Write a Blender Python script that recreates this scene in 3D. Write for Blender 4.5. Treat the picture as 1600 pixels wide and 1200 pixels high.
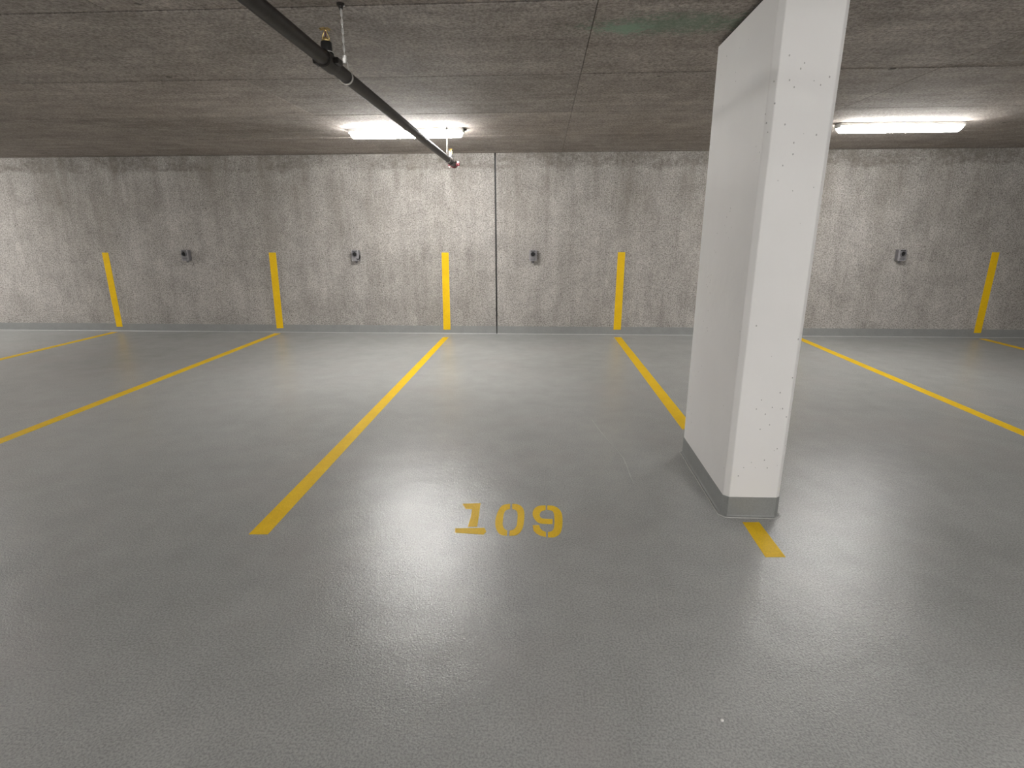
import bpy, bmesh, math, random
from mathutils import Vector, Matrix
random.seed(7)
scene = bpy.context.scene
C = scene.collection
for o in list(bpy.data.objects):
    bpy.data.objects.remove(o, do_unlink=True)

# ------------------------------------------------------------------ camera
F_PX, YAW, PITCH, ROLL, CAM_H = 853.06, -0.0558, -0.2744, -0.0025, 1.5135
cy_, sy_, cp_, sp_ = math.cos(YAW), math.sin(YAW), math.cos(PITCH), math.sin(PITCH)
FWD = Vector((sy_*cp_, cy_*cp_, sp_))
RGT0 = Vector((cy_, -sy_, 0)); UP0 = RGT0.cross(FWD)
RGT = math.cos(ROLL)*RGT0 + math.sin(ROLL)*UP0
UPV = -math.sin(ROLL)*RGT0 + math.cos(ROLL)*UP0
cam_data = bpy.data.cameras.new('camera')
cam = bpy.data.objects.new('camera', cam_data); C.objects.link(cam)
M = Matrix.Identity(4)
for i in range(3):
    M[i][0], M[i][1], M[i][2] = RGT[i], UPV[i], -FWD[i]
M[2][3] = CAM_H
cam.matrix_world = M
cam_data.sensor_fit = 'HORIZONTAL'; cam_data.sensor_width = 36
cam_data.lens = F_PX*36/1600
cam_data.clip_start = 0.02; cam_data.clip_end = 100
scene.camera = cam

# ------------------------------------------------------------------ world and exposure
world = bpy.data.worlds.new('world'); scene.world = world
world.use_nodes = True
world.node_tree.nodes['Background'].inputs[0].default_value = (0, 0, 0, 1)   # underground: no sky
world.node_tree.nodes['Background'].inputs[1].default_value = 0
vs = scene.view_settings
vs.view_transform = 'Standard'; vs.look = 'None'; vs.gamma = 1; vs.use_curve_mapping = False
vs.exposure = 1.9
LAMP_WALL = 44.0        # radiance of the tube lamps over the bays
LAMP_AISLE = 50.0       # the tube lamps over the driving aisle

def on_z(px, py, z=0.0):
    d = FWD + RGT*((px-800)/F_PX) + UPV*((600-py)/F_PX)
    t = (z-CAM_H)/d.z
    return Vector((d.x*t, d.y*t, z))
def on_y(px, py, y):
    d = FWD + RGT*((px-800)/F_PX) + UPV*((600-py)/F_PX)
    t = y/d.y
    return Vector((d.x*t, y, CAM_H+d.z*t))

# ------------------------------------------------------------------ helpers
def tag(o, label=None, cat=None, group=None, kind=None):
    if label: o['label'] = label
    if cat: o['category'] = cat
    if group: o['group'] = group
    if kind: o['kind'] = kind
    return o
def obj(name, bm, mat, parent=None, smooth=False):
    me = bpy.data.meshes.new(name)
    bmesh.ops.recalc_face_normals(bm, faces=bm.faces[:])
    bm.to_mesh(me); bm.free()
    if smooth:
        for p in me.polygons: p.use_smooth = True
        try: me.set_sharp_from_angle(angle=math.radians(40))
        except Exception: pass
    me.materials.append(mat)
    o = bpy.data.objects.new(name, me); C.objects.link(o)
    o.parent = parent
    return o
def empty(name, loc=(0, 0, 0)):
    o = bpy.data.objects.new(name, None); C.objects.link(o); o.location = loc
    o.empty_display_size = 0.1
    return o
def copy_tree(o, parent=None):
    c = o.copy(); C.objects.link(c); c.parent = parent
    for ch in list(o.children): copy_tree(ch, c)
    return c
def box(bm, lo, hi, bevel=0, seg=1):
    r = bmesh.ops.create_cube(bm, size=1)
    vs_ = r['verts']
    for v in vs_:
        v.co = Vector([lo[i]+(v.co[i]+.5)*(hi[i]-lo[i]) for i in range(3)])
    if bevel:
        es = list({e for v in vs_ for e in v.link_edges})
        bmesh.ops.bevel(bm, geom=es, offset=bevel, segments=seg, affect='EDGES', profile=.5)
    return bm
def frame(d):
    d = d.normalized()
    a = Vector((0, 0, 1)) if abs(d.z) < .9 else Vector((1, 0, 0))
    u = d.cross(a).normalized(); return u, d.cross(u).normalized()
def lathe(bm, base, axis, prof, n=20, cap=True):
    """rings of (distance along axis, radius)"""
    base, axis = Vector(base), Vector(axis).normalized()
    u, w = frame(axis); rings = []
    for t, r in prof:
        c = base + axis*t
        rings.append([bm.verts.new(c + (u*math.cos(a)+w*math.sin(a))*r) for a in [2*math.pi*k/n for k in range(n)]])
    for A, B in zip(rings, rings[1:]):
        for k in range(n): bm.faces.new((A[k], A[(k+1) % n], B[(k+1) % n], B[k]))
    if cap: bm.faces.new(rings[0][::-1]); bm.faces.new(rings[-1])
    return bm
def rod(bm, a, b, r, n=10):
    a, b = Vector(a), Vector(b)
    return lathe(bm, a, b-a, [(0, r), ((b-a).length, r)], n)
def poly_tube(bm, pts, r, n=8):
    pts = [Vector(p) for p in pts]; rings = []
    for i, p in enumerate(pts):
        d = (pts[min(i+1, len(pts)-1)] - pts[max(i-1, 0)])
        u, w = frame(d)
        rings.append([bm.verts.new(p+(u*math.cos(2*math.pi*k/n)+w*math.sin(2*math.pi*k/n))*r) for k in range(n)])
    for A, B in zip(rings, rings[1:]):
        for k in range(n): bm.faces.new((A[k], A[(k+1) % n], B[(k+1) % n], B[k]))
    bm.faces.new(rings[0][::-1]); bm.faces.new(rings[-1])
    return bm
def prism(bm, pts, offset):
    """flat polygon pushed out by offset"""
    offset = Vector(offset)
    a = [bm.verts.new(p) for p in pts]; b = [bm.verts.new(Vector(p)+offset) for p in pts]
    n = len(pts)
    f1 = bm.faces.new(a); f2 = bm.faces.new(b[::-1])
    for k in range(n): bm.faces.new((a[k], b[k], b[(k+1) % n], a[(k+1) % n]))
    bmesh.ops.triangulate(bm, faces=[f1, f2])
    return bm

# ------------------------------------------------------------------ materials
class NT:
    def __init__(s, name):
        s.m = bpy.data.materials.new(name); s.m.use_nodes = True
        s.t = s.m.node_tree; s.n = s.t.nodes; s.l = s.t.links
        s.bsdf = s.n['Principled BSDF']
        s.pos = s.n.new('ShaderNodeNewGeometry').outputs['Position']
    def link(s, a, b): s.l.new(a, b)
    def val(s, sock, v):
        if isinstance(v, (int, float, tuple)): sock.default_value = v
        else: s.link(v, sock)
    def mapping(s, scale=(1, 1, 1), loc=(0, 0, 0)):
        m = s.n.new('ShaderNodeMapping'); s.link(s.pos, m.inputs['Vector'])
        m.inputs['Scale'].default_value = scale; m.inputs['Location'].default_value = loc
        return m.outputs[0]
    def noise(s, scale, detail=4, rough=.6, vec=None, dist=0):
        n = s.n.new('ShaderNodeTexNoise'); n.inputs['Scale'].default_value = scale
        n.inputs['Detail'].default_value = detail; n.inputs['Roughness'].default_value = rough
        n.inputs['Distortion'].default_value = dist
        s.link(vec or s.pos, n.inputs['Vector']); return n.outputs['Fac']
    def voronoi(s, scale, vec=None, feature='F1'):
        n = s.n.new('ShaderNodeTexVoronoi'); n.inputs['Scale'].default_value = scale; n.feature = feature
        s.link(vec or s.pos, n.inputs['Vector']); return n
    def ramp(s, fac, stops):
        r = s.n.new('ShaderNodeValToRGB'); s.link(fac, r.inputs[0])
        el = r.color_ramp.elements
        while len(el) < len(stops): el.new(.5)
        for e, (p, c) in zip(el, stops):
            e.position = p; e.color = (c, c, c, 1) if isinstance(c, (int, float)) else (*c, 1)
        return r.outputs[0]
    def mix(s, fac, a, b, mode='MIX'):
        m = s.n.new('ShaderNodeMix'); m.data_type = 'RGBA'; m.blend_type = mode
        for i, v in ((0, fac), (6, a), (7, b)):
            if isinstance(v, tuple) and len(v) == 3: v = (*v, 1)
            s.val(m.inputs[i], v)
        return m.outputs[2]
    def math(s, op, a, b=0.0, clamp=False):
        m = s.n.new('ShaderNodeMath'); m.operation = op; m.use_clamp = clamp
        s.val(m.inputs[0], a); s.val(m.inputs[1], b); return m.outputs[0]
    def range(s, v, a, b, c=0.0, d=1.0):
        m = s.n.new('ShaderNodeMapRange'); m.interpolation_type = 'SMOOTHSTEP'
        s.link(v, m.inputs[0])
        for i, x in enumerate((a, b, c, d)): m.inputs[i+1].default_value = x
        return m.outputs[0]
    def xyz(s):
        x = s.n.new('ShaderNodeSeparateXYZ'); s.link(s.pos, x.inputs[0]); return x.outputs
    def bump(s, h, strength, dist, prev=None):
        b = s.n.new('ShaderNodeBump'); b.inputs['Strength'].default_value = strength
        b.inputs['Distance'].default_value = dist; s.link(h, b.inputs['Height'])
        if prev: s.link(prev, b.inputs['Normal'])
        return b.outputs[0]
    def out(s, color=None, rough=None, normal=None, spec=None, metal=None):
        for k, v in (('Base Color', color), ('Roughness', rough), ('Normal', normal), ('Specular IOR Level', spec), ('Metallic', metal)):
            if v is None: continue
            if isinstance(v, tuple) and len(v) == 3: v = (*v, 1)
            s.val(s.bsdf.inputs[k], v)
        return s.m

def mat_wall():
    s = NT('wall_concrete'); x, y, z = s.xyz()
    big = s.noise(.55, 3, .5); mid = s.noise(3.2, 5, .65)
    streak = s.noise(1, 5, .7, s.mapping((9, 1, .8)))
    grain = s.noise(62, 4, .8); fine = s.noise(150, 2, .7)
    col = s.ramp(big, [(.3, (.395, .375, .352)), (.7, (.485, .463, .441))])
    col = s.mix(.42, col, s.ramp(mid, [(.32, (.62, .60, .58)), (.68, (1.25, 1.24, 1.22))]), 'MULTIPLY')
    col = s.mix(.3, col, s.ramp(streak, [(.34, (.60, .58, .56)), (.5, (1, 1, 1)), (.7, (1.15, 1.15, 1.14))]), 'MULTIPLY')
    col = s.mix(.95, col, s.ramp(grain, [(.36, (.40, .39, .38)), (.52, (1.0, 1.0, 1.0)), (.66, (1.38, 1.38, 1.38))]), 'MULTIPLY')
    # board-wide pour marks: vertical bands left by the formwork
    vb = s.noise(1, 2, .5, s.mapping((3.3, 1, .12), (3, 0, 0)))
    col = s.mix(.25, col, s.ramp(vb, [(.36, (.80, .79, .77)), (.6, (1.06, 1.06, 1.06))]), 'MULTIPLY')
    # damp stained lip under the slab with a ragged lower edge
    edge = s.math('ADD', z, s.math('MULTIPLY', s.math('SUBTRACT', s.noise(2.2, 5, .7), .5), .30))
    st = s.math('MULTIPLY', s.range(edge, 2.33, 2.37), s.ramp(s.noise(1.3, 4, .7, s.mapping((1, 1, 2), (7, 0, 0))), [(.40, 0), (.56, 1)]))
    st = s.math('MULTIPLY', st, s.ramp(s.noise(16, 4, .75), [(.36, .25), (.62, 1)]))
    col = s.mix(s.math('MULTIPLY', st, .72), col, (.15, .135, .115))
    # rust-brown run stains high on the wall
    rs = s.math('MULTIPLY', s.range(z, .9, 2.3), s.ramp(s.noise(1, 5, .7, s.mapping((2.4, 1, .45), (1.5, 0, 2))), [(.45, 0), (.7, 1)]))
    col = s.mix(s.math('MULTIPLY', rs, .55), col, (.19, .165, .135))
    v = s.voronoi(5.5, s.mapping((1, 1, 1), (2, 0, 1)))
    pits = s.math('LESS_THAN', v.outputs['Distance'], .055)
    pits = s.math('MULTIPLY', pits, s.math('GREATER_THAN', s.noise(1.4, 2), .53))
    col = s.mix(s.math('MULTIPLY', pits, .7), col, (.07, .065, .06))
    n = s.bump(grain, .55, .006); n = s.bump(fine, .4, .003, n); n = s.bump(streak, .3, .006, n)
    return s.out(col, .88, n, .25)

def mat_ceiling():
    s = NT('ceiling_concrete'); x, y, z = s.xyz()
    info = s.n.new('ShaderNodeObjectInfo').outputs['Random']
    big = s.noise(.8, 3, .55); mid = s.noise(4, 5, .65)
    streak = s.noise(1, 5, .65, s.mapping((1.2, 11, 1)))
    grain = s.noise(60, 4, .75); fine = s.noise(190, 2, .7)
    col = s.ramp(big, [(.3, (.355, .318, .290)), (.7, (.425, .388, .358))])
    col = s.mix(1.0, col, s.ramp(info, [(0, (.93, .93, .93)), (1, (1.07, 1.06, 1.05))]), 'MULTIPLY')
    col = s.mix(.55, col, s.ramp(mid, [(.32, (.68, .67, .66)), (.68, (1.2, 1.2, 1.2))]), 'MULTIPLY')
    col = s.mix(.45, col, s.ramp(streak, [(.33, (.68, .67, .66)), (.66, (1.2, 1.2, 1.2))]), 'MULTIPLY')
    col = s.mix(.75, col, s.ramp(grain, [(.36, (.42, .41, .40)), (.64, (1.42, 1.42, 1.42))]), 'MULTIPLY')
    # pale green efflorescence where two sheets met
    def blob(cx, cy, rx, ry):
        dx = s.math('DIVIDE', s.math('SUBTRACT', x, cx), rx); dy = s.math('DIVIDE', s.math('SUBTRACT', y, cy), ry)
        d = s.math('SQRT', s.math('ADD', s.math('MULTIPLY', dx, dx), s.math('MULTIPLY', dy, dy)))
        d = s.math('ADD', d, s.math('MULTIPLY', s.math('SUBTRACT', s.noise(17, 6, .85), .5), 3.6))
        return s.range(d, .35, 1.15, 1, 0)
    g = blob(.68, 3.33, .50, .17)
    col = s.mix(s.math('MULTIPLY', g, .62), col, (.15, .245, .175))
    g2 = blob(.42, 3.38, .17, .09)
    col = s.mix(s.math('MULTIPLY', g2, .65), col, (.29, .42, .32))
    v = s.voronoi(2.6, s.mapping((1, 1, .01), (.3, .1, 0)))
    d = s.math('ADD', v.outputs['Distance'], s.math('MULTIPLY', s.noise(14, 3), .10))
    pits = s.math('MULTIPLY', s.math('LESS_THAN', d, .105), s.math('GREATER_THAN', s.noise(.9, 2), .47))
    col = s.mix(s.math('MULTIPLY', pits, .65), col, (.05, .045, .04))
    n = s.bump(grain, .5, .005); n = s.bump(fine, .4, .003, n); n = s.bump(streak, .35, .006, n)
    return s.out(col, .9, n, .2)

def floor_relief(s, k=1.0):
    g1 = s.noise(150, 2, .6); g2 = s.noise(38, 2, .5)
    n = s.bump(g1, .40*k, .0030); n = s.bump(g2, .14*k, .005, n)
    return s.bump(s.noise(4.5, 2, .5), .25*k, .012, n)
def mat_floor():
    s = NT('floor_coating'); x, y, z = s.xyz()
    big = s.noise(.7, 4, .55); mid = s.noise(5, 5, .6); grain = s.noise(130, 2, .6)
    col = s.ramp(big, [(.32, (.362, .370, .362)), (.68, (.415, .422, .412))])
    col = s.mix(.5, col, s.ramp(mid, [(.3, (.86, .86, .86)), (.7, (1.1, 1.1, 1.1))]), 'MULTIPLY')
    col = s.mix(.6, col, s.ramp(grain, [(.36, (.66, .66, .66)), (.5, (1, 1, 1)), (.66, (1.30, 1.30, 1.30))]), 'MULTIPLY')
    # faint purplish scuffed film
    col = s.mix(s.math('MULTIPLY', s.ramp(s.noise(1.1, 4, .6), [(.5, 0), (.7, 1)]), .35), col, (.405, .380, .372))
    return s.out(col, .25, floor_relief(s), .55)
def mat_yellow():
    s = NT('yellow_paint')
    w = s.noise(7, 5, .65); g = s.noise(110, 2, .6)
    col = s.ramp(w, [(.3, (.83, .52, .007)), (.7, (.92, .60, .010))])
    col = s.mix(.5, col, s.ramp(g, [(.35, (.84, .83, .8)), (.65, (1.1, 1.1, 1.1))]), 'MULTIPLY')
    return s.out(col, .5, floor_relief(s, .7), .25)
def mat_column():
    s = NT('column_white_paint'); x, y, z = s.xyz()
    w = s.noise(2.2, 3, .5)
    col = s.ramp(w, [(.3, (.82, .81, .80)), (.7, (.86, .85, .84))])
    v = s.voronoi(30, s.mapping((1, 1, .7), (.4, .2, .6)))
    d = s.math('ADD', v.outputs['Distance'], s.math('MULTIPLY', s.noise(60, 2), .05))
    cl = s.math('GREATER_THAN', s.noise(2.4, 2, .5, s.mapping((1, 1, .9), (4, 1.3, .2))), .545)
    pits = s.math('MULTIPLY', s.math('LESS_THAN', d, .118), cl)
    col = s.mix(s.math('MULTIPLY', pits, .6), col, (.19, .18, .17))
    h = s.math('SUBTRACT', 1.0, pits)
    n = s.bump(h, .6, .004); n = s.bump(s.noise(14, 3, .5), .18, .01, n); n = s.bump(s.noise(120, 2), .12, .002, n)
    return s.out(col, .6, n, .35)
def mat_base():
    s = NT('grey_base_coating')
    w = s.noise(6, 4, .6); g = s.noise(120, 2)
    col = s.ramp(w, [(.3, (.255, .262, .255)), (.7, (.295, .302, .294))])
    col = s.mix(.4, col, s.ramp(g, [(.35, (.85, .85, .85)), (.65, (1.12, 1.12, 1.12))]), 'MULTIPLY')
    n = s.bump(s.noise(30, 3), .3, .004); n = s.bump(g, .3, .002, n)
    return s.out(col, .42, n, .5)
def plain(name, c, rough=.5, metal=0.0, spec=.5, vary=.12, scale=20, bump=0.0):
    s = NT(name); w = s.noise(scale, 4, .6)
    lo = tuple(v*(1-vary) for v in c); hi = tuple(min(1, v*(1+vary)) for v in c)
    n = s.bump(s.noise(scale*4, 3), bump, .003) if bump else None
    return s.out(s.ramp(w, [(.3, lo), (.7, hi)]), rough, n, spec, metal)
def emit(name, c, k):
    s = NT(name)
    s.bsdf.inputs['Base Color'].default_value = (.8, .8, .8, 1)
    s.bsdf.inputs['Roughness'].default_value = .4
    s.bsdf.inputs['Emission Color'].default_value = (*c, 1)
    s.bsdf.inputs['Emission Strength'].default_value = k
    return s.m

WALL, CEIL, FLOOR, YELLOW, COLUMN, BASE = mat_wall(), mat_ceiling(), mat_floor(), mat_yellow(), mat_column(), mat_base()
SLAB = plain('dark_joint', (.05, .046, .042), .9)
PLAINCON = plain('plain_concrete', (.36, .34, .315), .9, vary=.2, scale=3, bump=.3)
COVE_GLINT = plain('pale_cove_glint', (.50, .50, .48), .45)  # pale tone for the highlight and dirt along the cove edge
SCRATCH = plain('pale_scratch', (.40, .40, .385), .5)
PIPE = plain('black_steel', (.017, .0135, .0115), .45, .2, .35, .35, 14, .15)
BLACK = plain('black_fitting', (.012, .012, .012), .5)
BRASS = plain('brass', (.62, .47, .20), .32, .9, vary=.1, scale=60)
ZINC = plain('zinc_steel', (.72, .71, .69), .35, .75, vary=.1, scale=60)
RED = plain('red_fitting', (.075, .006, .010), .45, vary=.2)
GREYBOX = plain('grey_plastic', (.17, .165, .175), .45, vary=.06)
GREYLID = plain('light_grey_plastic', (.30, .29, .30), .4, vary=.06)
HOUSING = plain('white_housing', (.72, .72, .70), .45, vary=.04)
DIFF_WALL = emit('lit_diffuser', (1.0, .985, .96), LAMP_WALL)
DIFF_AISLE = emit('lit_aisle_diffuser', (1.0, .985, .96), LAMP_AISLE)
PEBBLE = plain('white_pebble', (.75, .74, .72), .7, scale=300)

# ------------------------------------------------------------------ room
X0, X1, Y0, Y1, ZC = -11.755, 9.845, -8.38, 8.18, 2.555
CX0, CX1, CY0, CY1 = 1.0, 1.303, 2.75, 3.664      # column footprint
BASE_H = .117
JX = on_y(775, 380, Y1).x                          # wall joint

floor = tag(obj('floor', box(bmesh.new(), (X0, Y0, -.15), (X1, Y1+.2, 0)), FLOOR), 'grey coated garage floor with a fine gritty sheen', kind='structure')

ceiling = tag(obj('ceiling', box(bmesh.new(), (X0, Y0, ZC+.02), (X1, Y1+.2, ZC+.25)), SLAB), 'brown-grey concrete ceiling cast in wide sheets', kind='structure')
bm = bmesh.new(); box(bm, (-1.1982, -.6245, -.018), (1.1982, .6245, .018), .0015)
panel = obj('ceiling_panel', bm, CEIL, ceiling)
first = True
for i in range(9):
    for j in range(13):
        o = panel if first else panel.copy()
        if not first: C.objects.link(o)
        first = False
        o.location = (X0+1.2+2.4*i, -8.38+.63+1.2623*j, ZC+.018+random.uniform(-.001, .0022))
CY = -8.38+1.2623*13
bm = bmesh.new(); box(bm, (-1.1975, CY+.005, ZC), (1.1975, Y1, ZC+.03), .002)
strip = obj('ceiling_panel', bm, CEIL, ceiling)
for i in range(9):
    o = strip if i == 0 else strip.copy()
    if i: C.objects.link(o)
    o.location = (X0+1.2+2.4*i, 0, random.uniform(-.001, .001))

wall = tag(obj('wall_back', box(bmesh.new(), (X0, Y1+.04, 0), (X1, Y1+.2, ZC)), SLAB), 'raw concrete wall behind the parking bays', kind='structure')
for a, b in ((X0, JX-.011), (JX+.011, X1)):
    bm = bmesh.new(); box(bm, (a, Y1, 0), (b, Y1+.05, ZC), .004)
    obj('wall_panel', bm, WALL, wall)
bm = bmesh.new(); box(bm, (JX-.011, Y1+.012, 0), (JX+.011, Y1+.05, ZC-.05))
tag(obj('joint_sealant', bm, BLACK, wall), 'black vertical joint between the wall panels')
for nm, lo, hi in (('wall_left', (X0-.2, Y0, 0), (X0, Y1+.2, ZC)), ('wall_right', (X1, Y0, 0), (X1+.2, Y1+.2, ZC)), ('wall_front', (X0, Y0-.2, 0), (X1, Y0, ZC))):
    tag(obj(nm, box(bmesh.new(), lo, hi), PLAINCON), 'concrete side wall of the garage', kind='structure')

# grey coved base coating along the wall
def cove_profile(h, r=.028, t=.0016):
    p = [(r+.006, 0.0), (r+.005, .0022)]
    for k in range(6):
        a = math.pi/2*k/5
        p.append((t+r-r*math.sin(a), .0022+r-r*math.cos(a)))
    p += [(t, h), (0, h)]
    return p
def sweep_cove(bm, path, normals, prof):
    """path points at the wall foot, normals point into the room (mitred)"""
    rows = [[bm.verts.new(p+n*d+Vector((0, 0, z))) for d, z in prof] for p, n in zip(path, normals)]
    for A, B in zip(rows, rows[1:]):
        for k in range(len(prof)-1): bm.faces.new((A[k], B[k], B[k+1], A[k+1]))
    return bm
for k, (a, b) in enumerate(((X0, JX-.008), (JX+.008, X1))):
    bm = sweep_cove(bmesh.new(), [Vector((a, Y1, 0)), Vector((b, Y1, 0))], [Vector((0, -1, 0))]*2, cove_profile(BASE_H, .010))
    bb = tag(obj('baseboard_back', bm, BASE, None, True), 'grey coved base coating along the concrete wall', kind='structure')
    bm = bmesh.new()
    pts = [Vector((a+(b-a)*i/160, Y1-.018+random.uniform(-.003, .003), .001)) for i in range(161)]
    poly_tube(bm, pts, .0052, 5)  # painted highlight: pale tube where the cove edge catches light and dirt
    tag(obj('cove_glint', bm, COVE_GLINT, bb), 'thin pale line along the floor, cove highlight and dirt in its colour')

# ------------------------------------------------------------------ column
ch = .026
def col_ring(d, c):
    """outline with chamfered corners, grown by d"""
    a0, a1, b0, b1 = CX0-d, CX1+d, CY0-d, CY1+d
    return [(a0+c, b0), (a1-c, b0), (a1, b0+c), (a1, b1-c), (a1-c, b1), (a0+c, b1), (a0, b1-c), (a0, b0+c)]
bm = bmesh.new()
ring = col_ring(0, ch); zs = (0, ZC-.022)
A = [bm.verts.new((x, y, zs[0])) for x, y in ring]; B = [bm.verts.new((x, y, zs[1])) for x, y in ring]
for k in range(8): bm.faces.new((A[k], A[(k+1) % 8], B[(k+1) % 8], B[k]))
bm.faces.new(A[::-1]); bm.faces.new(B)
es = [e for e in bm.edges if abs(e.verts[0].co.z-e.verts[1].co.z) > 1]
bmesh.ops.bevel(bm, geom=es, offset=.004, segments=2, affect='EDGES', profile=.5)
column = tag(obj('column', bm, COLUMN), 'white painted concrete column with chamfered edges and a grey foot', kind='structure')
bm = bmesh.new(); ring = col_ring(-.016, ch)  # dark ring set back between the column top and the ceiling
A = [bm.verts.new((x, y, ZC-.03)) for x, y in ring]; B = [bm.verts.new((x, y, ZC+.004)) for x, y in ring]
for k in range(8): bm.faces.new((A[k], A[(k+1) % 8], B[(k+1) % 8], B[k]))
tag(obj('column_neck', bm, SLAB, column), 'dark recessed neck under the ceiling')
bm = bmesh.new(); rows = []
for d, z in cove_profile(BASE_H, .009):
    zz = [z]*8
    rows.append([bm.verts.new((x, y, z + (0.0025*math.sin(k*2.3) if z > .1 else 0))) for k, (x, y) in enumerate(col_ring(d, ch+.35*d))])
for A, B in zip(rows, rows[1:]):
    for k in range(8): bm.faces.new((A[k], A[(k+1) % 8], B[(k+1) % 8], B[k]))
tag(obj('column_base_coating', bm, BASE, column), 'grey coved coating around the column foot')
bm = bmesh.new(); rp = []
rr = col_ring(.017, ch+.006)
for k in range(8):
    a, b = Vector((*rr[k], .001)), Vector((*rr[(k+1) % 8], .001))
    m_ = max(1, int((b-a).length/.03))
    rp += [a.lerp(b, i/m_)+Vector((random.uniform(-.002, .002), random.uniform(-.002, .002), 0)) for i in range(m_)]
rp = rp[20:]+rp[:20]
poly_tube(bm, rp+[rp[0]], .0028, 5)  # pale tube carrying the highlight of the column's cove edge
tag(obj('cove_glint', bm, COVE_GLINT, column), 'thin pale line around the column foot, cove highlight in its colour')

# ------------------------------------------------------------------ painted markings
def floor_mark(name, polys, label, parent=floor, mat=YELLOW, h=.0012):
    bm = bmesh.new()
    for poly in polys:
        if poly[0] == 'strip':
            A = [bm.verts.new((p.x, p.y, h)) for p in poly[1]]; B = [bm.verts.new((p.x, p.y, h)) for p in poly[2]]
            A0 = [bm.verts.new((p.x, p.y, 0)) for p in poly[1]]; B0 = [bm.verts.new((p.x, p.y, 0)) for p in poly[2]]
            for k in range(len(A)-1):
                for q in ((A[k], A[k+1], B[k+1], B[k]), (A0[k], A0[k+1], A[k+1], A[k]), (B[k], B[k+1], B0[k+1], B0[k])): bm.faces.new(q)
            bm.faces.new((A[0], B[0], B0[0], A0[0])); bm.faces.new((A[-1], A0[-1], B0[-1], B[-1]))
        else:
            prism(bm, [Vector((p.x, p.y, 0)) for p in poly], (0, 0, h))
    o = obj(name, bm, mat, parent)
    if label: o['label'] = label
    return o
P = lambda pts: [on_z(x, y) for x, y in pts]
XM, XR, XL, YE = -1.449, 1.130, -4.049, 2.431
floor_mark('bay_line', [P([(692, 527), (701, 527), (418.5, 835), (388.5, 835)])], 'yellow floor line ending free beside the bay number')
floor_mark('bay_line', [P([(959.5, 527), (970.5, 527), (1084, 668), (1066, 671)])+[] ], 'yellow floor line running up to the column')
floor_mark('bay_line', [P([(1160, 816), (1186, 816), (1227.5, 870.5), (1196, 870.5)])], 'short yellow line stub in front of the column')
floor_mark('bay_line', [[Vector((XL-.05, 8.06, 0)), Vector((XL+.05, 8.06, 0)), Vector((XL+.05, YE, 0)), Vector((XL-.05, YE, 0))]], None)
for xx in (-6.65, 3.71, 6.30):
    floor_mark('bay_line', [[Vector((xx-.05, 8.06, 0)), Vector((xx+.05, 8.06, 0)), Vector((xx+.05, YE, 0)), Vector((xx-.05, YE, 0))]], None)
def wall_mark(pts):
    bm = bmesh.new(); prism(bm, [Vector((p.x, Y1-.0032, p.z)) for p in pts], (0, .0032+.002, 0))
    o = obj('wall_stripe', bm, YELLOW, wall); return o
WP = lambda pts: [on_y(x, y, Y1) for x, y in pts]
wall_mark(WP([(420, 394.5), (431, 394.5), (443, 512.5), (432.5, 513)]))
wall_mark(WP([(690, 394.5), (701, 394.5), (704, 515), (693, 515)]))
wall_mark(WP([(965.5, 394), (977, 394), (970, 515), (958.5, 515)]))
for xx in (-6.65, 3.71, 6.30):
    wall_mark([Vector((xx-.05, Y1, 1.203)), Vector((xx+.05, Y1, 1.203)), Vector((xx+.05, Y1, .064)), Vector((xx-.05, Y1, .064))])

K = .11875
def smooth_side(pts, n=4):
    out = []
    for i in range(len(pts)-1):
        p0, p1, p2, p3 = pts[max(i-1, 0)], pts[i], pts[i+1], pts[min(i+2, len(pts)-1)]
        for k in range(n):
            t = k/n
            out.append(tuple(.5*(2*p1[c]+(p2[c]-p0[c])*t+(2*p0[c]-5*p1[c]+4*p2[c]-p3[c])*t*t+(3*p1[c]-p0[c]-3*p2[c]+p3[c])*t**3) for c in (0, 1)))
    return out+[pts[-1]]
def resample(pts, n):
    L = [0.0]
    for p, q in zip(pts, pts[1:]): L.append(L[-1]+math.hypot(q[0]-p[0], q[1]-p[1]))
    out = []
    for k in range(n):
        t = L[-1]*k/(n-1); i = max(j for j in range(len(L)-1) if L[j] <= t+1e-9); i = min(i, len(pts)-2)
        u = (t-L[i])/max(1e-9, L[i+1]-L[i])
        out.append(tuple(pts[i][c]+(pts[i+1][c]-pts[i][c])*u for c in (0, 1)))
    return out
def stroke(outer, inner):
    """one stencil stroke as a row of quads between its outer and inner edge"""
    a = flat(resample(smooth_side(outer), 22)); b = flat(resample(smooth_side(inner)[::-1], 22))
    return ('strip', a, b)
def flat(pts): return P([(700+x*K, 775+y*K) for x, y in pts])
floor_mark('painted_digit', [flat([(192, 105), (428, 95), (408, 250), (385, 404), (262, 404), (300, 280), (318, 172), (232, 168)]),
                             flat([(95, 428), (480, 420), (502, 470), (470, 508), (95, 482)])], 'yellow stencilled figure 1')
floor_mark('painted_digit', [stroke([(820, 105), (720, 122), (665, 190), (638, 260), (622, 345), (635, 435), (685, 505), (775, 525)],
                                    [(780, 457), (740, 432), (720, 385), (722, 330), (732, 250), (757, 192), (815, 170)]),
                             stroke([(845, 105), (930, 115), (985, 160), (1005, 230), (1000, 330), (985, 415), (940, 490), (880, 520), (805, 522)],
                                    [(812, 457), (868, 440), (903, 390), (912, 320), (915, 240), (900, 192), (845, 170)])], 'yellow stencilled figure 0 in two halves')
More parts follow.
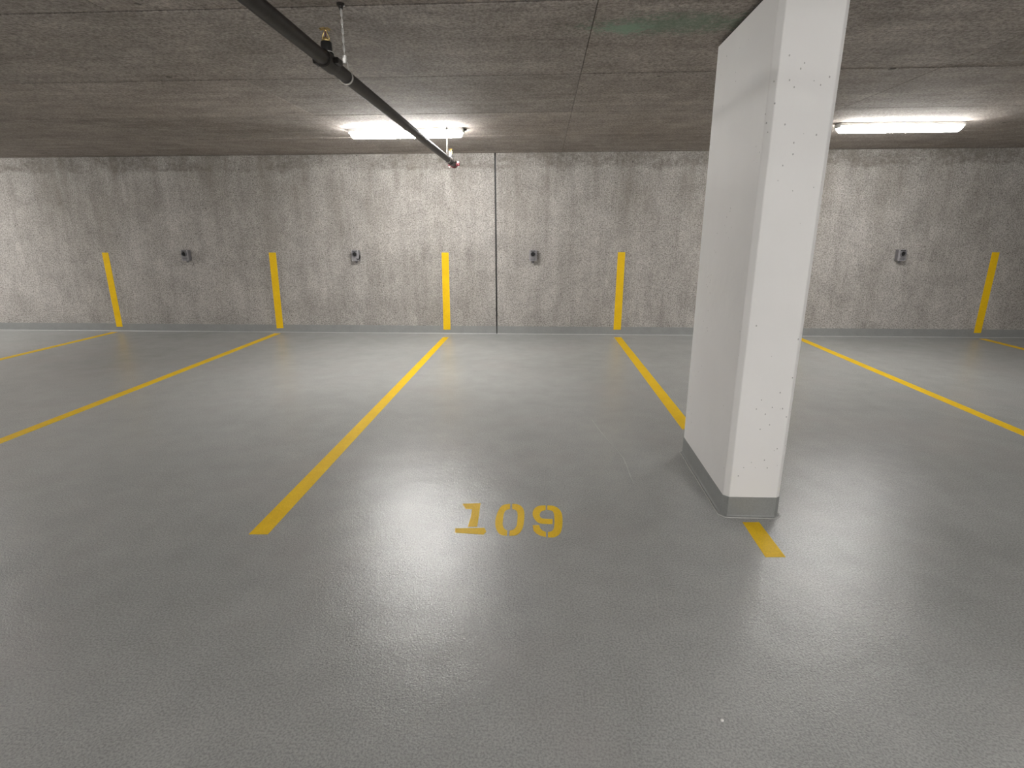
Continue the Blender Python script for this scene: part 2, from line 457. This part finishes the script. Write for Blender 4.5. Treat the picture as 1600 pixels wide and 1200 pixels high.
floor_mark('painted_digit', [stroke([(1285, 125), (1200, 130), (1140, 165), (1114, 220), (1122, 275), (1160, 330), (1220, 362), (1375, 370)],
                                    [(1378, 305), (1262, 300), (1216, 280), (1208, 237), (1230, 202), (1285, 185)]),
                             stroke([(1308, 125), (1380, 130), (1450, 162), (1495, 225), (1507, 320), (1500, 420), (1470, 500), (1400, 543), (1315, 545)],
                                    [(1315, 477), (1370, 460), (1395, 415), (1400, 300), (1390, 222), (1360, 192), (1305, 182)]),
                             flat([(1115, 385), (1200, 385), (1212, 425), (1240, 455), (1287, 475), (1290, 540), (1220, 525), (1160, 492), (1125, 455)])], 'yellow stencilled figure 9 in three pieces')

def scratch(px, w):
    pts = [on_z(x, y) for x, y in px]; L = []; Rr = []
    for i, p in enumerate(pts):
        d = (pts[min(i+1, len(pts)-1)]-pts[max(i-1, 0)]); d.normalize()
        n = Vector((-d.y, d.x, 0)); ww = w*(.35 if i in (0, len(pts)-1) else 1)
        L.append(p+n*ww); Rr.append(p-n*ww)
    bm = bmesh.new()
    a = [bm.verts.new(v+Vector((0, 0, .0007))) for v in L]; b = [bm.verts.new(v+Vector((0, 0, .0007))) for v in Rr]
    for k in range(len(a)-1): bm.faces.new((a[k], a[k+1], b[k+1], b[k]))
    tag(obj('floor_scratch', bm, SCRATCH, floor), 'pale curved scratch in the coating')
scratch([(924, 655), (938, 674), (950, 688), (963, 702), (974, 716), (979, 727), (984, 742), (991, 757)], .0028)
scratch([(1025.5, 922), (1027, 935), (1028, 950), (1029, 960)], .0014)

bm = bmesh.new(); bmesh.ops.create_icosphere(bm, subdivisions=2, radius=.0058)
for v in bm.verts:
    v.co *= 1+random.uniform(-.12, .12); v.co.z *= .7
pb = obj('pebble', bm, PEBBLE, None, True); pb.location = on_z(1128, 1127)+Vector((0, 0, .0038))
tag(pb, 'tiny white pebble lying on the open grey floor', 'pebble')

# ------------------------------------------------------------------ tube lamps
def make_lamp(diff):
    """base at the ceiling, long axis x, 1.21 m"""
    r = empty('tube_lamp'); L, w = .605, .062
    bm = bmesh.new(); box(bm, (-L, -w, -.030), (L, w, 0), .006, 2)
    obj('housing', bm, HOUSING, r, True)
    prof = [(-.058, -.030)] + [(-.056+.112*k/8, -.030-.062*math.sin(math.pi*(.16+.68*k/8))**.7) for k in range(9)] + [(.058, -.030)]
    bm = bmesh.new(); xs = [(-L+.012, .72), (-L+.022, .93), (-L+.04, 1), (L-.04, 1), (L-.022, .93), (L-.012, .72)]
    rows = [[bm.verts.new((x, y*(.7+.3*k), -.030+(z+.030)*k)) for y, z in prof] for x, k in xs]
    for A, B in zip(rows, rows[1:]):
        for k in range(len(prof)-1): bm.faces.new((A[k], A[k+1], B[k+1], B[k]))
    bm.faces.new(rows[0]); bm.faces.new(rows[-1][::-1])
    tag(obj('diffuser', bm, diff, r, True), 'glowing white diffuser')
    for sx in (-1, 1):
        bm = bmesh.new(); box(bm, (sx*L-.012, -.05, -.045), (sx*L+.012, .05, -.004), .005, 2)
        obj('end_cap', bm, HOUSING, r, True)
        for sy in (-1, 1):
            bm = bmesh.new(); box(bm, (sx*.32-.012, sy*.064-.004, -.040), (sx*.32+.012, sy*.064+.004, -.014), .002)
            obj('clip', bm, ZINC, r)
    bm = bmesh.new(); lathe(bm, (L+.012, 0, -.016), (1, 0, 0), [(0, .011), (.012, .011), (.013, .008), (.03, .008)], 12)
    obj('cable_gland', bm, BLACK, r, True)
    return r
lamp = make_lamp(DIFF_WALL); lamp.location = (-1.471, 6.262, ZC)
tag(lamp, 'lit white tube lamp crossed by the sprinkler pipe', 'lamp', 'ceiling tube lamps')
dim = make_lamp(emit('lit_dim_diffuser', (1.0, .985, .96), LAMP_WALL*.6)); dim.location = (3.6, 6.262, ZC)  # lamp inferred from floor glare, output lowered to balance the wall
tag(dim, 'lit white tube lamp beyond the white column', 'lamp', 'ceiling tube lamps')
o = copy_tree(lamp); o.location = (-9.2, 6.262, ZC); o['label'] = 'lit white tube lamp over the far empty bays'
aisle = make_lamp(DIFF_AISLE); aisle.location = (2.3, -1.7, ZC)
tag(aisle, 'lit white tube lamp over the driving aisle', 'lamp', 'ceiling tube lamps')
for x_, y_, l_ in ((-5.8, -2.4, 'lit white tube lamp over the aisle, above the dark end of the bay'), (7.2, -1.9, 'lit white tube lamp over the aisle beyond the column row'),
                   (-8.4, -1.9, 'lit white tube lamp over the aisle near the side wall'), (-2.7, -5.5, 'lit white tube lamp over the bays across the aisle'),
                   (2.6, -5.5, 'lit white tube lamp over the bays across the aisle, opposite the column')):
    o = copy_tree(aisle); o.location = (x_, y_, ZC); o['label'] = l_

# ------------------------------------------------------------------ sprinkler pipe
PZ = 2.243
def pipe_x(y): return -.965 - (y-2.0)*.0143
pipe = empty('sprinkler_pipe', (pipe_x(6.6), 6.6, PZ))
tag(pipe, 'black steel sprinkler pipe hung under the ceiling with a red end cap', 'pipe')
def pp(y, dz=0): return Vector((pipe_x(y), y, PZ+dz)) - pipe.location
AX = (pp(6.6)-pp(-6)).normalized()
YEND = 6.66
bm = bmesh.new(); lathe(bm, pp(-7.8), AX, [(0, .030), ((pp(YEND)-pp(-7.8)).length, .030)], 24)
obj('pipe', bm, PIPE, pipe, True)
def head(y):
    """clamped tee, black outlet and an upright brass sprinkler"""
    c = pp(y)
    bm = bmesh.new(); lathe(bm, c-AX*.065, AX, [(0, .030), (.002, .037), (.02, .038), (.11, .038), (.128, .037), (.13, .030)], 24)
    t = obj('clamp_tee', bm, PIPE, pipe, True)
    for s_ in (-1, 1):
        bm = box(bmesh.new(), c+Vector((s_*.047-.012, -.03, -.012)), c+Vector((s_*.047+.012, .03, .012)), .004)
        obj('clamp_ear', bm, PIPE, t)
    bm = bmesh.new(); lathe(bm, c+Vector((0, 0, .026)), (0, 0, 1), [(0, .030), (.012, .027), (.014, .024), (.050, .024), (.054, .021)], 20)
    obj('outlet', bm, BLACK, t, True)
    bm = bmesh.new(); lathe(bm, c+Vector((0, 0, .036)), (0, 0, 1), [(0, .0285), (.003, .0285)], 20)
    obj('gasket_ring', bm, ZINC, t, True)
    h = c+Vector((0, 0, .080))
    bm = bmesh.new(); lathe(bm, h, (0, 0, 1), [(0, .019), (.006, .019), (.007, .014), (.014, .012), (.018, .007)], 6)
    hd = obj('sprinkler_head', bm, BRASS, pipe)
    hd['label'] = 'upright brass sprinkler head'
    bm = bmesh.new()
    for s_ in (-1, 1):
        poly_tube(bm, [h+Vector((s_*a, 0, b)) for a, b in ((.012, .004), (.0155, .012), (.0135, .022), (.008, .034), (.0035, .044), (0, .047))], .0028, 8)
    obj('yoke', bm, BRASS, hd, True)
    bm = bmesh.new(); lathe(bm, h+Vector((0, 0, .016)), (0, 0, 1), [(0, .0024), (.030, .0024)], 8)
    obj('glass_bulb', bm, RED, hd, True)
    bm = bmesh.new(); n = 16; z0 = h+Vector((0, 0, .050))
    prof = [(0, .005), (.002, .013)]
    c0 = [bm.verts.new(z0+Vector((math.cos(2*math.pi*k/n)*.006, math.sin(2*math.pi*k/n)*.006, .001))) for k in range(n)]
    c1 = [bm.verts.new(z0+Vector((math.cos(2*math.pi*k/n)*.018, math.sin(2*math.pi*k/n)*.018, 0))) for k in range(n)]
    c2 = [bm.verts.new(z0+Vector((math.cos(2*math.pi*k/n)*(.029 if k % 2 else .021), math.sin(2*math.pi*k/n)*(.029 if k % 2 else .021), -.004 if k % 2 else .002))) for k in range(n)]
    for A, B in ((c0, c1), (c1, c2)):
        for k in range(n): bm.faces.new((A[k], A[(k+1) % n], B[(k+1) % n], B[k]))
    bm.faces.new(c0)
    bmesh.ops.solidify(bm, geom=bm.faces[:], thickness=.0012)
    obj('deflector', bm, BRASS, hd)
head(2.70)
head(6.42)
# red grooved end coupling with cap
bm = bmesh.new(); lathe(bm, pp(YEND-.035), AX, [(0, .031), (.002, .040), (.010, .043), (.040, .043), (.048, .040), (.050, .031)], 24)
cp = tag(obj('end_coupling', bm, RED, pipe, True), 'dark red grooved coupling')
bm = bmesh.new(); lathe(bm, pp(YEND-.002), AX, [(0, .030), (.022, .030), (.030, .022), (.032, .008)], 20)
obj('end_cap', bm, RED, cp, True)
for s_ in (-1, 1):
    c = pp(YEND-.010)+Vector((s_*.052, 0, 0))
    bm = bmesh.new(); box(bm, c-Vector((.014, .014, .020)), c+Vector((.014, .014, .020)), .004, 2)
    obj('coupling_ear', bm, RED, cp, True)
    bm = bmesh.new(); rod(bm, c-Vector((0, 0, .034)), c+Vector((0, 0, .034)), .006, 8)
    lathe(bm, c+Vector((0, 0, .020)), (0, 0, 1), [(0, .010), (.009, .010)], 6)
    lathe(bm, c-Vector((0, 0, .030)), (0, 0, 1), [(0, .010), (.009, .010)], 6)
    obj('bolt', bm, ZINC, cp)

def hanger(y, twisted, label):
    x = pipe_x(y); r = empty('pipe_hanger', (x, y, ZC)); drop = PZ-ZC
    tag(r, label, 'hanger', 'pipe hangers')
    top = drop+.085
    bm = bmesh.new(); lathe(bm, (0, 0, -.022), (0, 0, 1), [(0, .010), (.012, .012), (.016, .019), (.022, .019)], 12)
    obj('ceiling_anchor', bm, PIPE, r, True)
    bm = bmesh.new()
    if twisted:
        n = 96; rows = []
        for k in range(n+1):
            z = -.004+(top+.004)*k/n; a = math.pi*(-z)/.037
            ca, sa = math.cos(a), math.sin(a)
            rows.append([bm.verts.new((u*ca-v*sa, u*sa+v*ca, z)) for u, v in ((-.0056, -.0016), (.0056, -.0016), (.0056, .0016), (-.0056, .0016))])
        for A, B in zip(rows, rows[1:]):
            for k in range(4): bm.faces.new((A[k], A[(k+1) % 4], B[(k+1) % 4], B[k]))
        bm.faces.new(rows[0]); bm.faces.new(rows[-1][::-1])
        obj('rod', bm, ZINC, r)
    else:
        rod(bm, (0, 0, -.004), (0, 0, top), .0052, 10); obj('rod', bm, ZINC, r, True)
    bm = bmesh.new(); lathe(bm, (0, 0, top-.006), (0, 0, 1), [(0, .011), (.012, .011)], 6)
    lathe(bm, (0, 0, top-.026), (0, 0, 1), [(0, .009), (.020, .012)], 10)
    obj('nut', bm, ZINC, r)
    # tear-drop strap round the pipe
    pts = [(.006, top-.018), (.016, top-.024)]
    R_ = .0345
    for k in range(25):
        a = math.radians(60-k*300/24)
        pts.append((R_*math.cos(a), drop-.002+R_*math.sin(a)))
    pts += [(-.016, top-.024), (-.006, top-.018)]
    bm = bmesh.new(); t = .0022; rows = []
    for i, (u, z) in enumerate(pts):
        u0, z0 = pts[max(i-1, 0)]; u1, z1 = pts[min(i+1, len(pts)-1)]
        d = Vector((u1-u0, z1-z0)).normalized(); nn = Vector((d.y, -d.x))
        rows.append([bm.verts.new((u+nn.x*q, s_*.008, z+nn.y*q)) for q, s_ in ((0, -1), (t, -1), (t, 1), (0, 1))])
    for A, B in zip(rows, rows[1:]):
        for k in range(4): bm.faces.new((A[k], A[(k+1) % 4], B[(k+1) % 4], B[k]))
    bm.faces.new(rows[0]); bm.faces.new(rows[-1][::-1])
    obj('ring_strap', bm, ZINC, r, True)
    return r
hanger(2.945, True, 'twisted zinc pipe hanger with ring strap beside the black sprinkler outlet')
hanger(6.185, False, 'straight thin pipe hanger in front of the lit tube lamp')
hanger(-.35, True, 'twisted zinc pipe hanger over the driving aisle')

# ------------------------------------------------------------------ socket boxes on the wall
def socket_box(x, z, flap, label):
    r = empty('socket_box', (x, Y1, z)); tag(r, label, 'socket', 'socket boxes on the concrete wall')
    w, h, d = .052, .076, .075
    bm = bmesh.new(); box(bm, (-w, -d, -h), (w, 0, h), .007, 2); obj('back_box', bm, GREYBOX, r, True)
    bm = bmesh.new(); box(bm, (-w-.003, -d-.012, -h-.003), (w+.003, -d+.001, h+.003), .005, 2); obj('cover_plate', bm, GREYLID, r, True)
    bm = bmesh.new(); lathe(bm, (0, -d-.012, .020), (0, -1, 0), [(0, .040), (.018, .040), (.022, .036), (.022, .031), (.002, .030)], 28, cap=False)
    obj('socket_ring', bm, GREYBOX, r, True)
    bm = bmesh.new(); lathe(bm, (0, -d-.0115, .020), (0, -1, 0), [(0, .0295), (.003, .0295), (.004, .027)], 28)
    s = obj('socket_face', bm, BLACK, r, True)
    for a in (90, 210, 330):
        a = math.radians(a); c = Vector((math.cos(a)*.013, -d-.0155, .020+math.sin(a)*.013))
        bm = bmesh.new(); lathe(bm, c, (0, -1, 0), [(0, .004), (.002, .004)], 8); obj('contact_hole', bm, BLACK, s)
    for sx in (-1, 1):
        for sz in (-1, 1):
            bm = bmesh.new(); lathe(bm, (sx*.043, -d-.012, sz*.067), (0, -1, 0), [(0, .0045), (.0025, .004)], 8); obj('screw', bm, ZINC, r)
    bm = bmesh.new(); lathe(bm, (0, -.036, -h), (0, 0, -1), [(0, .017), (.018, .017), (.019, .013), (.034, .013)], 14); obj('cable_gland', bm, GREYBOX, r, True)
    bm = bmesh.new(); lathe(bm, (-.038, -d-.010, .064), (1, 0, 0), [(0, .006), (.076, .006)], 10); obj('hinge', bm, BLACK, r, True)
    if flap:
        bm = bmesh.new()
        poly = [(0, -.040), (.006, -.052), (.030, -.058), (.058, -.040), (.064, -.010), (.060, .012), (.052, .010), (.054, -.012), (.046, -.036), (.026, -.050), (.012, -.044)]
        prism(bm, [Vector((.022+u, -d-.014, v)) for u, v in poly], (0, -.012, 0))
        tag(obj('hanging_catch', bm, BLACK, r), 'dark bent catch hanging open')
    else:
        bm = bmesh.new(); box(bm, (-.034, -d-.018, -.060), (.034, -d-.011, -.030), .003, 2); obj('rating_plate', bm, GREYBOX, r, True)
    return r
c = on_y(557.5, 399, Y1); socket_box(c.x, c.z, True, 'grey socket box with a dark catch hanging open on the concrete wall')
c = on_y(833, 399, Y1); socket_box(c.x, c.z, False, 'grey socket box with round black socket beside the black wall joint')
socket_box(-5.35, 1.165, False, 'grey socket box one bay beyond the box with the hanging catch')
socket_box(5.0, 1.165, False, 'grey socket box on the concrete wall past the white column')
